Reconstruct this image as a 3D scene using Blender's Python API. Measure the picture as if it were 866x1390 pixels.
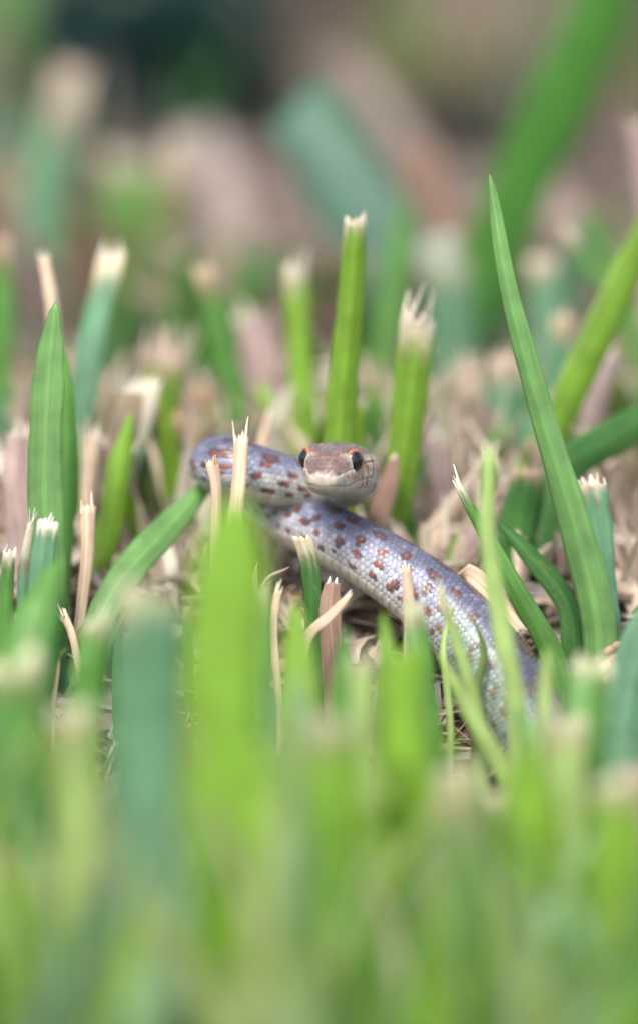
import bpy, math, random
import numpy as np
from mathutils import Vector, noise

random.seed(7); rng = np.random.default_rng(11)
for o in list(bpy.data.objects): bpy.data.objects.remove(o)
S = bpy.context.scene
C = S.collection
# ---------------------------------------------------------------- units: 1 unit = 1 cm
S.unit_settings.system = 'METRIC'; S.unit_settings.scale_length = 0.01
# ---------------------------------------------------------------- camera (macro lens, shallow focus)
PITCH = math.radians(14); D = 40.0
CF = Vector((0, math.cos(PITCH), -math.sin(PITCH))); CU = Vector((0, math.sin(PITCH), math.cos(PITCH))); CR = Vector((1, 0, 0))
AIM = Vector((0, 0, 2.7)); CAM = AIM - CF * D
cd = bpy.data.cameras.new('camera'); cam = bpy.data.objects.new('camera', cd); C.objects.link(cam)
cam.location = CAM; cam.rotation_euler = (math.pi / 2 - PITCH, 0, 0)
cd.sensor_fit = 'VERTICAL'; cd.sensor_height = 360; cd.sensor_width = 240; cd.lens = 360 * D / 13.9
cd.clip_start = 1; cd.clip_end = 20000
cd.dof.use_dof = True; cd.dof.focus_distance = D - 0.05; cd.dof.aperture_fstop = 0.54
S.camera = cam
# ---------------------------------------------------------------- sky, sun, exposure (bright overcast)
W = bpy.data.worlds.new('World'); S.world = W; W.use_nodes = True
nt = W.node_tree; bg = nt.nodes['Background']
sk = nt.nodes.new('ShaderNodeTexSky'); sk.sky_type = 'NISHITA'; sk.sun_disc = False
SUN_EL, SUN_AZ = 58, 200
sk.sun_elevation = math.radians(SUN_EL); sk.sun_rotation = math.radians(SUN_AZ)
sk.air_density = 1.0; sk.dust_density = 4.0; sk.ozone_density = 1.0
nt.links.new(sk.outputs[0], bg.inputs[0]); bg.inputs[1].default_value = 0.15
sd = bpy.data.lights.new('sun', 'SUN'); sd.energy = 2.2; sd.angle = math.radians(14); sd.color = (1, .95, .88)
sun = bpy.data.objects.new('sun', sd); C.objects.link(sun)
az = math.radians(SUN_AZ); el = math.radians(SUN_EL)
sv = Vector((math.sin(az) * math.cos(el), math.cos(az) * math.cos(el), math.sin(el)))
sun.rotation_euler = sv.to_track_quat('Z', 'Y').to_euler()
S.view_settings.view_transform = 'Standard'; S.view_settings.look = 'None'; S.view_settings.gamma = 1
S.view_settings.exposure = 1.1

# ================================================================ helpers
def at(px, py, d=0.0):
    k = (D + d) / D
    return CAM + CF * (D + d) + CR * ((px - 433) / 100 * k) + CU * ((695 - py) / 100 * k)
def proj(p):
    v = Vector(p) - CAM; t = v.dot(CF)
    return 433 + v.dot(CR) / t * D * 100, 695 - v.dot(CU) / t * D * 100, t - D
def sst(a, b, x):
    t = np.clip((x - a) / (b - a), 0, 1); return t * t * (3 - 2 * t)
def ground_z(x, y):
    g = -1.7 + 2.7 * float(sst(-4.5, 3.5, y))
    f = 1.0 if y < 200 else 0.3
    return g + f * (.28 * noise.noise(Vector((x * .35, y * .35, 3))) + .10 * noise.noise(Vector((x * 1.3, y * 1.3, 8))))
def on_ground(px, d):
    py = 950
    for _ in range(12):
        p = at(px, py, d); py += (p.z - ground_z(p.x, p.y)) * 90 * D / (D + d)
    p = at(px, py, d); return Vector((p.x, p.y, ground_z(p.x, p.y) - .05))
def spline(pts, n, vals=None):
    P = np.array([list(p) for p in pts], float)
    if vals is not None: P = np.hstack([P, np.array(vals, float).reshape(len(P), -1)])
    P = np.vstack([2 * P[0] - P[1], P, 2 * P[-1] - P[-2]])
    t = [0]
    for i in range(1, len(P)): t.append(t[-1] + max(1e-4, np.linalg.norm(P[i, :3] - P[i - 1, :3])) ** .5)
    t = np.array(t); T = np.linspace(t[1], t[-2], n); out = []
    for x in T:
        i = min(max(np.searchsorted(t, x, side='right') - 1, 1), len(P) - 3)
        p0, p1, p2, p3 = P[i - 1:i + 3]; t0, t1, t2, t3 = t[i - 1:i + 3]
        A1 = (t1 - x) / (t1 - t0) * p0 + (x - t0) / (t1 - t0) * p1
        A2 = (t2 - x) / (t2 - t1) * p1 + (x - t1) / (t2 - t1) * p2
        A3 = (t3 - x) / (t3 - t2) * p2 + (x - t2) / (t3 - t2) * p3
        B1 = (t2 - x) / (t2 - t0) * A1 + (x - t0) / (t2 - t0) * A2
        B2 = (t3 - x) / (t3 - t1) * A2 + (x - t1) / (t3 - t1) * A3
        out.append((t2 - x) / (t2 - t1) * B1 + (x - t1) / (t2 - t1) * B2)
    return np.array(out)
def tag(o, label=None, cat=None, group=None, kind=None):
    if label: o['label'] = label
    if cat: o['category'] = cat
    if group: o['group'] = group
    if kind: o['kind'] = kind
    return o
def empty(name, loc):
    e = bpy.data.objects.new(name, None); e.location = loc; e.empty_display_size = .3; C.objects.link(e); return e
def mesh_obj(name, V, F, mat, parent=None, cols=None, luv=None, smooth=True, origin=None):
    V = np.asarray(V, dtype=float)
    base = np.array(parent.location) if parent is not None and parent.type == 'EMPTY' else (np.array(origin) if origin is not None else np.zeros(3))
    me = bpy.data.meshes.new(name); me.from_pydata((V - base).tolist(), [], F)
    if smooth: me.shade_smooth()
    if cols is not None:
        a = me.color_attributes.new('tint', 'FLOAT_COLOR', 'POINT')
        c = np.ones((len(V), 4), np.float32); c[:, :3] = cols; a.data.foreach_set('color', c.ravel())
    if luv is not None:
        a = me.attributes.new('luv', 'FLOAT_VECTOR', 'POINT'); a.data.foreach_set('vector', np.asarray(luv, np.float32).ravel())
    if mat: me.materials.append(mat)
    o = bpy.data.objects.new(name, me); C.objects.link(o)
    if parent is not None: o.parent = parent
    elif origin is not None: o.location = origin
    return o

# ================================================================ materials
def new_mat(name):
    m = bpy.data.materials.new(name); m.use_nodes = True
    t = m.node_tree; return m, t, t.nodes['Principled BSDF']
def N(t, k, **kw):
    n = t.nodes.new(k)
    for a, b in kw.items(): setattr(n, a, b)
    return n
def leaf_material(name, trans, rough, spec, vein):
    m, t, p = new_mat(name); L = t.links.new
    at_ = N(t, 'ShaderNodeAttribute', attribute_name='tint'); uv = N(t, 'ShaderNodeAttribute', attribute_name='luv')
    mp = N(t, 'ShaderNodeMapping'); mp.inputs['Scale'].default_value = (26, .7, 1); L(uv.outputs['Vector'], mp.inputs[0])
    n1 = N(t, 'ShaderNodeTexNoise'); n1.inputs['Scale'].default_value = 1; n1.inputs['Detail'].default_value = 3; L(mp.outputs[0], n1.inputs['Vector'])
    n2 = N(t, 'ShaderNodeTexNoise'); n2.inputs['Scale'].default_value = 2.2; n2.inputs['Detail'].default_value = 4
    geo = N(t, 'ShaderNodeNewGeometry'); L(geo.outputs['Position'], n2.inputs['Vector'])
    r1 = N(t, 'ShaderNodeMapRange'); r1.inputs[1].default_value = .3; r1.inputs[2].default_value = .7; r1.inputs[3].default_value = 1 - vein; r1.inputs[4].default_value = 1 + vein; L(n1.outputs[0], r1.inputs[0])
    r2 = N(t, 'ShaderNodeMapRange'); r2.inputs[1].default_value = .3; r2.inputs[2].default_value = .7; r2.inputs[3].default_value = .82; r2.inputs[4].default_value = 1.18; L(n2.outputs[0], r2.inputs[0])
    mu = N(t, 'ShaderNodeMath', operation='MULTIPLY'); L(r1.outputs[0], mu.inputs[0]); L(r2.outputs[0], mu.inputs[1])
    vm = N(t, 'ShaderNodeVectorMath', operation='SCALE'); L(at_.outputs['Color'], vm.inputs[0]); L(mu.outputs[0], vm.inputs['Scale'])
    n3 = N(t, 'ShaderNodeTexNoise'); n3.inputs['Scale'].default_value = 5.5; n3.inputs['Detail'].default_value = 5; n3.inputs['Roughness'].default_value = .7
    mp3 = N(t, 'ShaderNodeMapping'); mp3.inputs['Scale'].default_value = (2.2, .8, 1); L(uv.outputs['Vector'], mp3.inputs[0]); L(mp3.outputs[0], n3.inputs['Vector'])
    r3 = N(t, 'ShaderNodeMapRange'); r3.inputs[1].default_value = .60; r3.inputs[2].default_value = .72; r3.inputs[4].default_value = .7; L(n3.outputs[0], r3.inputs[0])
    mf = N(t, 'ShaderNodeMix', data_type='RGBA'); L(r3.outputs[0], mf.inputs[0]); L(vm.outputs[0], mf.inputs[6]); mf.inputs[7].default_value = (.34, .30, .12, 1)
    vm = N(t, 'ShaderNodeVectorMath', operation='SCALE'); vm.inputs['Scale'].default_value = 1; L(mf.outputs[2], vm.inputs[0])
    L(vm.outputs[0], p.inputs['Base Color']); p.inputs['Roughness'].default_value = rough; p.inputs['Specular IOR Level'].default_value = spec
    bp = N(t, 'ShaderNodeBump'); bp.inputs['Strength'].default_value = .35; bp.inputs['Distance'].default_value = .01; L(n1.outputs[0], bp.inputs['Height']); L(bp.outputs[0], p.inputs['Normal'])
    tr = N(t, 'ShaderNodeBsdfTranslucent'); mixc = N(t, 'ShaderNodeVectorMath', operation='MULTIPLY'); mixc.inputs[1].default_value = (1.25, 1.2, .7)
    L(vm.outputs[0], mixc.inputs[0]); L(mixc.outputs[0], tr.inputs[0])
    mx = N(t, 'ShaderNodeMixShader'); mx.inputs[0].default_value = trans
    L(p.outputs[0], mx.inputs[1]); L(tr.outputs[0], mx.inputs[2]); L(mx.outputs[0], t.nodes['Material Output'].inputs[0])
    return m
LEAF = leaf_material('grass_leaf', .55, .42, .32, .10)
STRAW = leaf_material('dry_straw', .25, .75, .2, .22)

def soil_material():
    m, t, p = new_mat('thatchy_soil'); L = t.links.new
    geo = N(t, 'ShaderNodeNewGeometry')
    n1 = N(t, 'ShaderNodeTexNoise'); n1.inputs['Scale'].default_value = .8; n1.inputs['Detail'].default_value = 8; L(geo.outputs['Position'], n1.inputs['Vector'])
    n2 = N(t, 'ShaderNodeTexNoise'); n2.inputs['Scale'].default_value = 7; n2.inputs['Detail'].default_value = 8; L(geo.outputs['Position'], n2.inputs['Vector'])
    cr = N(t, 'ShaderNodeValToRGB'); e = cr.color_ramp.elements
    e[0].position = .3; e[0].color = (.045, .030, .025, 1); e[1].position = .72; e[1].color = (.24, .17, .14, 1)
    x = e.new(.5); x.color = (.12, .083, .07, 1)
    ad = N(t, 'ShaderNodeMath', operation='ADD'); L(n1.outputs[0], ad.inputs[0]); L(n2.outputs[0], ad.inputs[1])
    hf = N(t, 'ShaderNodeMath', operation='MULTIPLY'); hf.inputs[1].default_value = .5; L(ad.outputs[0], hf.inputs[0])
    L(hf.outputs[0], cr.inputs[0]); L(cr.outputs[0], p.inputs['Base Color']); p.inputs['Roughness'].default_value = .9
    bp = N(t, 'ShaderNodeBump'); bp.inputs['Distance'].default_value = .12; L(n2.outputs[0], bp.inputs['Height']); L(bp.outputs[0], p.inputs['Normal'])
    return m
SOIL = soil_material()

def skin_material():
    m, t, p = new_mat('snake_skin'); L = t.links.new
    a = N(t, 'ShaderNodeAttribute', attribute_name='tint')
    geo = N(t, 'ShaderNodeNewGeometry')
    n = N(t, 'ShaderNodeTexNoise'); n.inputs['Scale'].default_value = 38; n.inputs['Detail'].default_value = 4; L(geo.outputs['Position'], n.inputs['Vector'])
    r = N(t, 'ShaderNodeMapRange'); r.inputs[1].default_value = .3; r.inputs[2].default_value = .7; r.inputs[3].default_value = .78; r.inputs[4].default_value = 1.2; L(n.outputs[0], r.inputs[0])
    v = N(t, 'ShaderNodeVectorMath', operation='SCALE'); L(a.outputs['Color'], v.inputs[0]); L(r.outputs[0], v.inputs['Scale'])
    L(v.outputs[0], p.inputs['Base Color']); p.inputs['Roughness'].default_value = .36; p.inputs['Specular IOR Level'].default_value = .5
    bp = N(t, 'ShaderNodeBump'); bp.inputs['Strength'].default_value = .25; bp.inputs['Distance'].default_value = .006; L(n.outputs[0], bp.inputs['Height']); L(bp.outputs[0], p.inputs['Normal'])
    return m
SKIN = skin_material()
def plain(name, col, rough, spec=.5, coat=0, nscale=30, amt=.2):
    m, t, p = new_mat(name); L = t.links.new
    geo = N(t, 'ShaderNodeNewGeometry'); n = N(t, 'ShaderNodeTexNoise'); n.inputs['Scale'].default_value = nscale; L(geo.outputs['Position'], n.inputs['Vector'])
    mx = N(t, 'ShaderNodeMix', data_type='RGBA'); L(n.outputs[0], mx.inputs[0])
    mx.inputs[6].default_value = tuple(c * (1 - amt) for c in col) + (1,); mx.inputs[7].default_value = tuple(min(1, c * (1 + amt)) for c in col) + (1,)
    L(mx.outputs[2], p.inputs['Base Color']); p.inputs['Roughness'].default_value = rough; p.inputs['Specular IOR Level'].default_value = spec
    p.inputs['Coat Weight'].default_value = coat; p.inputs['Coat Roughness'].default_value = .03
    return m
PUPIL = plain('eye_black', (.004, .005, .008), .10, .5, .25)
IRIS = plain('iris_orange', (.24, .08, .03), .3, .5, 1)
ORBIT = plain('orbit_rim', (.36, .13, .06), .4)
SEED = plain('seed_husk', (.34, .21, .14), .8, .2, 0, 12, .45)

# ================================================================ the ground
def build_ground():
    def axis(lim):
        a = [0.]; s = .22
        while a[-1] < lim:
            a.append(a[-1] + s)
            if a[-1] > 10: s *= 1.09
        return a
    ax = axis(4000); xs = sorted([-x for x in ax[1:]] + ax); ys = xs
    V = []; F = []; n = len(xs)
    for y in ys:
        for x in xs: V.append((x, y, ground_z(x, y) if abs(y) < 400 else 1.0))
    for j in range(len(ys) - 1):
        for i in range(n - 1): F.append((j * n + i, j * n + i + 1, (j + 1) * n + i + 1, (j + 1) * n + i))
    tag(mesh_obj('ground', V, F, SOIL), 'brown soil of the lawn under dead thatch', None, None, 'structure')
build_ground()

# ================================================================ the snake
def build_snake():
    # px, py, depth, half width, dorsal direction
    cp = [(438, 651, -.72, .30, (0, 0, 1)), (446, 641, -.30, .36, (0, 0, 1)), (453, 633, .05, .40, (0, 0, 1)), (461, 630, .50, .42, (0, 0, 1)),
          (470, 636, .90, .38, (.05, 0, 1)), (479, 650, 1.22, .345, (.1, -.1, 1)), (470, 658, 1.58, .345, (0, 0, 1)), (438, 660, 1.62, .35, (0, .1, 1)),
          (395, 655, 1.5, .375, (0, .2, 1)), (350, 644, 1.3, .41, (0, .2, 1)), (314, 632, 1.3, .40, (-.15, .1, 1)), (297, 628, 1.75, .40, (-.2, .2, 1)),
          (306, 640, 2.35, .40, (0, .3, 1)), (345, 672, 2.6, .42, (.3, .3, 1)), (392, 703, 2.0, .44, (.45, .3, .8)), (440, 724, 1.3, .47, (.5, .25, .8)),
          (495, 753, .8, .50, (.5, .2, .8)), (570, 803, .4, .55, (.55, .1, .8)), (640, 868, 0, .585, (.6, -.05, .75)), (698, 948, -.5, .59, (.75, -.3, .6)),
          (745, 1035, -1.1, .56, (.8, -.3, .5)), (790, 1130, -1.8, .52, (.8, 0, .5)), (850, 1220, -2.6, .48, (.7, 0, .7)), (950, 1270, -3.2, .44, (0, 0, 1)), (1090, 1270, -3.4, .40, (0, 0, 1))]
    pts = [at(c[0], c[1], c[2]) for c in cp]
    cp = [c[:3] + (c[3] * (.93 if n_ >= 13 else 1),) + c[4:] for n_, c in enumerate(cp)]
    R = spline(pts, 3000, [[c[3], *c[4]] for c in cp])
    L = np.concatenate([[0], np.cumsum(np.linalg.norm(np.diff(R[:, :3], axis=0), axis=1))])
    tot = L[-1]
    ls = np.concatenate([[0, .002, .006, .012, .02, .03, .042], np.arange(.055, tot, .0135)])
    Q = np.stack([np.interp(ls, L, R[:, k]) for k in range(7)], 1)
    P = Q[:, :3]
    T = np.gradient(P, axis=0)
    for k in range(3): T[:, k] = np.convolve(np.pad(T[:, k], 6, 'edge'), np.ones(13) / 13, 'valid')
    T[:25] = T[25]
    T /= np.linalg.norm(T, axis=1)[:, None]
    U = Q[:, 4:7]; U = U - (U * T).sum(1)[:, None] * T; U /= np.linalg.norm(U, axis=1)[:, None]
    X = np.cross(U, T)          # animal's side axis (picture right at the head)
    nr, na = len(ls), 216
    a = np.linspace(0, 2 * np.pi, na, endpoint=False); a = np.where(a > np.pi, a - 2 * np.pi, a)
    A, Ls = np.meshgrid(a, ls)
    # head profile
    hs = [0, .02, .06, .14, .25, .40, .55, .70, .85, 1.05, 1.25, 1.45, 1.65, 1.9]
    hw = [0, .13, .19, .235, .27, .31, .345, .37, .41, .47, .495, .455, .385, .35]
    tp = [0, .05, .08, .125, .18, .25, .305, .325, .32, .305, .30, .30, .31, .33]
    bt = [0, .10, .16, .22, .27, .31, .35, .385, .415, .445, .45, .42, .37, .33]
    nn = [2, 2.1, 2.3, 2.6, 2.9, 3.2, 3.3, 3.1, 2.7, 2.4, 2.3, 2.2, 2.1, 2]
    rb = Q[:, 3]; w = sst(1.35, 2.0, ls)
    HW = np.interp(ls, hs, hw) * (1 - w) + rb * w; TP = np.interp(ls, hs, tp) * (1 - w) + rb * .96 * w
    BT = np.interp(ls, hs, bt) * (1 - w) + rb * .90 * w; NE = np.interp(ls, hs, nn)
    for ar in (HW, TP, BT):
        ar[20:] = np.convolve(np.pad(ar, 5, 'edge'), np.ones(11) / 11, 'valid')[20:]
    e = 2 / NE[:, None]
    sx = np.sign(np.sin(A)) * np.abs(np.sin(A)) ** e; cx = np.sign(np.cos(A)) * np.abs(np.cos(A)) ** e
    lx = sx * HW[:, None]; lz = np.where(cx > 0, cx * TP[:, None], cx * BT[:, None])
    # ---- body scales
    dL = .078; NC = 32; da = 2 * np.pi / NC
    j0 = np.round(A / da); F1 = np.full(A.shape, 9.); F2 = np.full(A.shape, 9.); cl = np.zeros(A.shape); ca = np.zeros(A.shape)
    for dj in (-1, 0, 1):
        j = j0 + dj; off = .5 * np.mod(j, 2)
        i0 = np.round(Ls / dL - off)
        for di in (-1, 0, 1):
            i = i0 + di; ddl = Ls / dL - (i + off); dda = A / da - j
            dd = np.sqrt(ddl ** 2 + (dda * .95) ** 2)
            better = dd < F1
            F2 = np.where(better, F1, np.minimum(F2, dd)); 
            cl = np.where(better, (i + off) * dL, cl); ca = np.where(better, j * da, ca); F1 = np.where(better, dd, F1)
    edge = sst(.0, .26, F2 - F1)
    body = sst(1.0, 1.3, Ls + .25 * (np.abs(A) > 1.2)); vent = sst(2.25, 2.4, np.abs(A)) 
    tile = Ls / .15; fr = tile - np.floor(tile)
    vedge = sst(0, .12, fr) * sst(0, .05, 1 - fr)
    disp = body * ((1 - vent) * (.009 * edge + .006 * (Ls - cl) / dL) + vent * .012 * vedge * (.5 + fr))
    # ---- head plates
    def g(d, s): return np.exp(-(d / s) ** 2)
    ax_ = np.abs(lx); top = sst(.25, .6, lz / np.maximum(TP[:, None], 1e-3)) * (1 - sst(1.42, 1.5, Ls))
    sut = g(Ls - .16 - ax_ * .15, .012) + g(Ls - .36 + ax_ * .25, .013) + g(lx, .010) * (Ls < .36) + g(Ls - .92 + ax_ * .35, .013) * (ax_ < .30)
    fl = .135 - .03 * sst(.36, .9, Ls)
    sut += g(ax_ - fl, .012) * ((Ls > .30) & (Ls < .88)) + g(lx, .011) * ((Ls > .92) & (Ls < 1.42)) + g(Ls - 1.42 - ax_ * .1, .014) + g(ax_ - .29, .013) * ((Ls > .85) & (Ls < 1.4))
    sut = np.clip(sut, 0, 1) * top
    mz = -.10 - .07 * sst(.05, .35, Ls) + .01 * sst(.9, 1.25, Ls)
    headm = 1 - sst(1.3, 1.45, Ls)
    mouth = g(lz - mz, .013) * (1 - sst(1.2, 1.3, Ls)) * (Ls > .015)
    side = (1 - sst(.25, .6, lz / np.maximum(TP[:, None], 1e-3))) * (lz > mz) * headm
    k = Ls / .145; kf = np.abs(k - np.round(k)) * .145
    lab = g(kf, .010) * ((lz < .06) & (lz > mz - .13)) * headm * (Ls > .08)
    lab2 = g(lz - .055, .011) * ((Ls > .1) & (Ls < 1.25)) + g(lz - (mz - .12), .011) * headm * (Ls > .15)
    lab2 += g(ax_ - .012, .012) * (lz < -.05) * headm * (Ls > .08)
    chin = (lz < mz - .12)
    kc = (Ls + ax_ * .7) / .16; kcf = np.abs(kc - np.round(kc)) * .16
    lab3 = g(kcf, .011) * chin * headm * (Ls > .2)
    disp = disp - .016 * sut - .018 * mouth - .013 * np.clip(lab + lab2 + lab3, 0, 1)
    # nostril and eye-brow ridge
    nos = np.exp(-((Ls - .13) ** 2 + (lz - .045) ** 2) / .020 ** 2) * (ax_ > .12)
    disp -= .03 * nos
    ey_l, ey_z = .60, .135
    er = np.sqrt((Ls - ey_l) ** 2 + (lz - ey_z) ** 2)
    disp += np.where(ax_ > .2, .030 * np.exp(-((er - .18) / .045) ** 2) - .07 * (er < .13), 0)
    pre = np.exp(-((Ls - .36) / .10) ** 2) * np.exp(-((lz - .07) / .06) ** 2) * (ax_ > .15); disp -= .022 * pre
    nx = sx * .9; nz = cx
    nl = np.sqrt(nx ** 2 + nz ** 2); nx = nx / nl; nz = nz / nl
    disp *= sst(0, .08, Ls)
    V = P[:, None, :] + X[:, None, :] * (lx + nx * disp)[:, :, None] + U[:, None, :] * (lz + nz * disp)[:, :, None]
    # blunt snout: ring 0..: push back gently handled by profile
    # ---- colours
    def c3(*v): return np.array(v)
    def mix(a_, b_, t_): return a_ * (1 - t_[..., None]) + b_ * t_[..., None]
    # random value per scale
    h = np.sin(np.round(cl / dL * 2) * 12.9898 + np.round(ca / da) * 78.233) * 43758.5453; h = h - np.floor(h)
    h2 = np.sin(np.round(cl / dL * 2) * 39.34 + np.round(ca / da) * 11.13) * 24634.63; h2 = h2 - np.floor(h2)
    mixp = .58
    pl = cl * mixp + Ls * (1 - mixp); pa = ca * mixp + A * (1 - mixp)
    aa = np.abs(pa)
    base = np.broadcast_to(c3(.095, .095, .135), A.shape + (3,)).copy()
    base = mix(base, c3(.18, .19, .27), sst(.55, 1.35, aa))
    base = mix(base, c3(.38, .385, .42), sst(1.35, 1.8, aa + (h - .5) * .2))
    base = mix(base, c3(.56, .53, .45), sst(2.1, 2.5, aa))
    # far down the body the sides turn bluish green, the back browner
    far = sst(9.6, 10.8, Ls)
    base = mix(base, c3(.17, .235, .17) + 0 * base, far * sst(.7, 1.3, aa) * .85)
    base = mix(base, c3(.07, .065, .08), sst(11.0, 12.2, Ls) * (1 - sst(.7, 1.1, aa)) * .8)
    neckpale = (1 - sst(2.5, 4.2, Ls)) * sst(.9, 1.5, aa)
    base = mix(base, c3(.50, .48, .42), neckpale * .8)
    base *= (.80 + .30 * h)[..., None]
    base = mix(base, base * 1.35 + .02, (h2 > .86) * (1 - sst(1.4, 1.9, aa)) * .8)
    # markings
    red = np.zeros(A.shape); dark = np.zeros(A.shape)
    def spots(period, ang, rl, ra, phase, sgn, jit, st, k0):
        nonlocal red, dark
        i = np.round((pl - phase) / period); r1 = np.sin(i * 91.7 + k0) * 4375.5; r1 -= np.floor(r1); r2 = np.sin(i * 31.1 + k0 * 2.3) * 2375.1; r2 -= np.floor(r2)
        c_l = i * period + phase + (r1 - .5) * jit; c_a = sgn * ang + (r2 - .5) * .22
        q = np.sqrt(((pl - c_l) / (rl * (.75 + .5 * r2))) ** 2 + ((pa - c_a) / (ra * (.75 + .5 * r1))) ** 2)
        m = (1 - sst(.85, 1.1, q)) * st
        d_ = m * (sst(-.1, .5, (pl - c_l) / rl * .8 + (r1 - .5)) * .95 if k0 < 50 else sst(.45, .95, q))
        red = np.maximum(red, m); dark = np.maximum(dark * (1 - m), d_)
    st = sst(1.5, 1.9, Ls) * (1 - .25 * far)
    spots(.54, 0, .19, .40, .30, 1, .12, st, 60.)
    for sg, ph in ((1, .1), (-1, .26)):
        spots(.44, .78, .105, .18, .1 + ph, sg, .12, st, 70. + ph)
        spots(.38, 1.26, .085, .13, .27 + ph, sg, .08, st, 11. + ph)
        spots(.33, 1.70, .085, .13, .1 + ph, sg, .08, st, 21. + ph)
        spots(.30, 2.05, .065, .10, .25 + ph, sg, .08, st, 31. + ph)
    pat = c3(.175, .05, .03) * (1 + 0 * base); pat = mix(pat, c3(.08, .042, .042) + 0 * base, (1 - sst(.6, 1.15, aa)) * .85)
    pat = mix(pat, c3(.13, .10, .06) + 0 * base, far * .8)
    pat = mix(pat, c3(.032, .026, .030) + 0 * base, dark * .9)
    col = mix(base, pat, red * .93)
    col *= (1 - .36 * (1 - edge) * (1 - vent) * 1)[..., None]
    col *= (1 - .25 * (1 - vedge) * vent)[..., None]
    # ---- head colour
    mott = .5 + .5 * np.sin(Ls * 31 + np.sin(lx * 23 + 1.3) * 2.1) * np.sin(lx * 37 + np.sin(Ls * 17) * 1.7 + .6)
    mott2 = .5 + .5 * np.sin(Ls * 13 + 4 * lx + 2) * np.sin(lx * 19 - Ls * 5)
    mott3 = sst(-.25, .45, np.sin(Ls * 47 + 3 * np.sin(lx * 29 + 1)) * np.sin(lx * 53 + 2.5 * np.sin(Ls * 33 + 2)) + .3 * np.sin(Ls * 91) * np.sin(lx * 83))
    hc = mix(c3(.14, .10, .09) + 0 * base, c3(.045, .038, .045) + 0 * base, mott * .7)
    hc = mix(hc, c3(.25, .195, .14) + 0 * base, mott2 * .5)
    hc = mix(hc, c3(.060, .045, .045) + 0 * base, mott3 * .55)
    brow = np.exp(-((np.abs(lx) - .15 - .10 * np.clip(Ls - .25, 0, .5)) / .022) ** 2) * (Ls > .12) * (Ls < .95)
    hc = mix(hc, c3(.13, .065, .045) + 0 * base, brow * .6)
    hc = mix(hc, c3(.12, .06, .045) + 0 * base, np.exp(-((Ls - .36 - .6 * np.abs(lx)) / .03) ** 2) * .6)
    hc = mix(hc, c3(.09, .08, .10) + 0 * base, sst(.95, 1.35, Ls) * .55)
    hc = mix(hc, c3(.40, .32, .27) + 0 * base, 1 - sst(.03, .16, Ls + .1 * mott))
    tl = sst(.28, .62, lz / np.maximum(TP[:, None], 1e-3))
    sidec = mix(c3(.47, .43, .36) + 0 * base, c3(.32, .26, .21) + 0 * base, mott * .45)
    sidec = mix(sidec, c3(.45, .45, .38) + 0 * base, sst(.8, 1.2, Ls))
    hc = mix(sidec, hc, tl)
    hc = mix(hc, c3(.38, .375, .36) + 0 * base, 1.0 * sst(.02, .12, mz - lz) * (1 - .5 * sst(.6, 1.1, Ls)))  # chin below the mouth: greyed, its shade is put into the colour
    hc = mix(hc, c3(.17, .075, .05) + 0 * base, np.clip(sut * .6 + mouth * .30 + (lab + lab2) * .5 * (1 - tl), 0, 1))
    hc = mix(hc, c3(.20, .09, .06) + 0 * base, np.exp(-((er - .20) / .035) ** 2) * .25 * (ax_ > .2))
    hc = mix(hc, c3(.72, .66, .56) + 0 * base, np.exp(-(((Ls - .44) / .035) ** 2 + ((lz - .12) / .09) ** 2)) * .9 * (ax_ > .15))
    for (l0, z0, rl, rz, tilt) in ((.93, -.01, .045, .10, .6), (1.12, .06, .05, .11, .5), (1.20, -.12, .045, .10, .7), (.80, -.12, .03, .07, .2), (.66, -.10, .022, .055, .1), (.50, -.09, .02, .05, 0), (.20, -.06, .02, .04, 0), (.90, -.26, .03, .05, .2), (.70, -.25, .025, .04, .2), (1.02, -.22, .04, .07, .6), (.33, -.02, .03, .05, 0), (1.36, .0, .05, .10, .5)):
        dl_ = Ls - l0 + (lz - z0) * tilt; q = (dl_ / rl) ** 2 + ((lz - z0) / rz) ** 2
        hc = mix(hc, c3(.36, .10, .03) + 0 * base, np.exp(-q ** 1.6) * .95 * (ax_ > .15))
    hc = mix(hc, c3(.02, .015, .015) + 0 * base, nos * .8)
    hb = sst(1.22, 1.5, Ls + .12 * (mott - .5))
    col = mix(hc, col, hb)
    # faces
    Vf = V.reshape(-1, 3); F = []
    idx = np.arange(nr * na).reshape(nr, na)
    q = np.stack([idx[:-1], np.roll(idx, -1, 1)[:-1], np.roll(idx, -1, 1)[1:], idx[1:]], -1).reshape(-1, 4)
    F = q[:, ::-1].tolist(); F.append(idx[-1].tolist())
    root = empty('snake', at(620, 900, 0))
    tag(root, 'young spotted snake with raised head looking out between the cut grass blades', 'snake')
    b = mesh_obj('body', Vf, F, SKIN, root, cols=np.clip(col.reshape(-1, 3), 0, 1))
    # ---- eyes
    i = int(np.argmin(abs(ls - ey_l)))
    o0 = P[i]; t0 = T[i]; u0 = U[i]; x0 = X[i]
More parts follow.
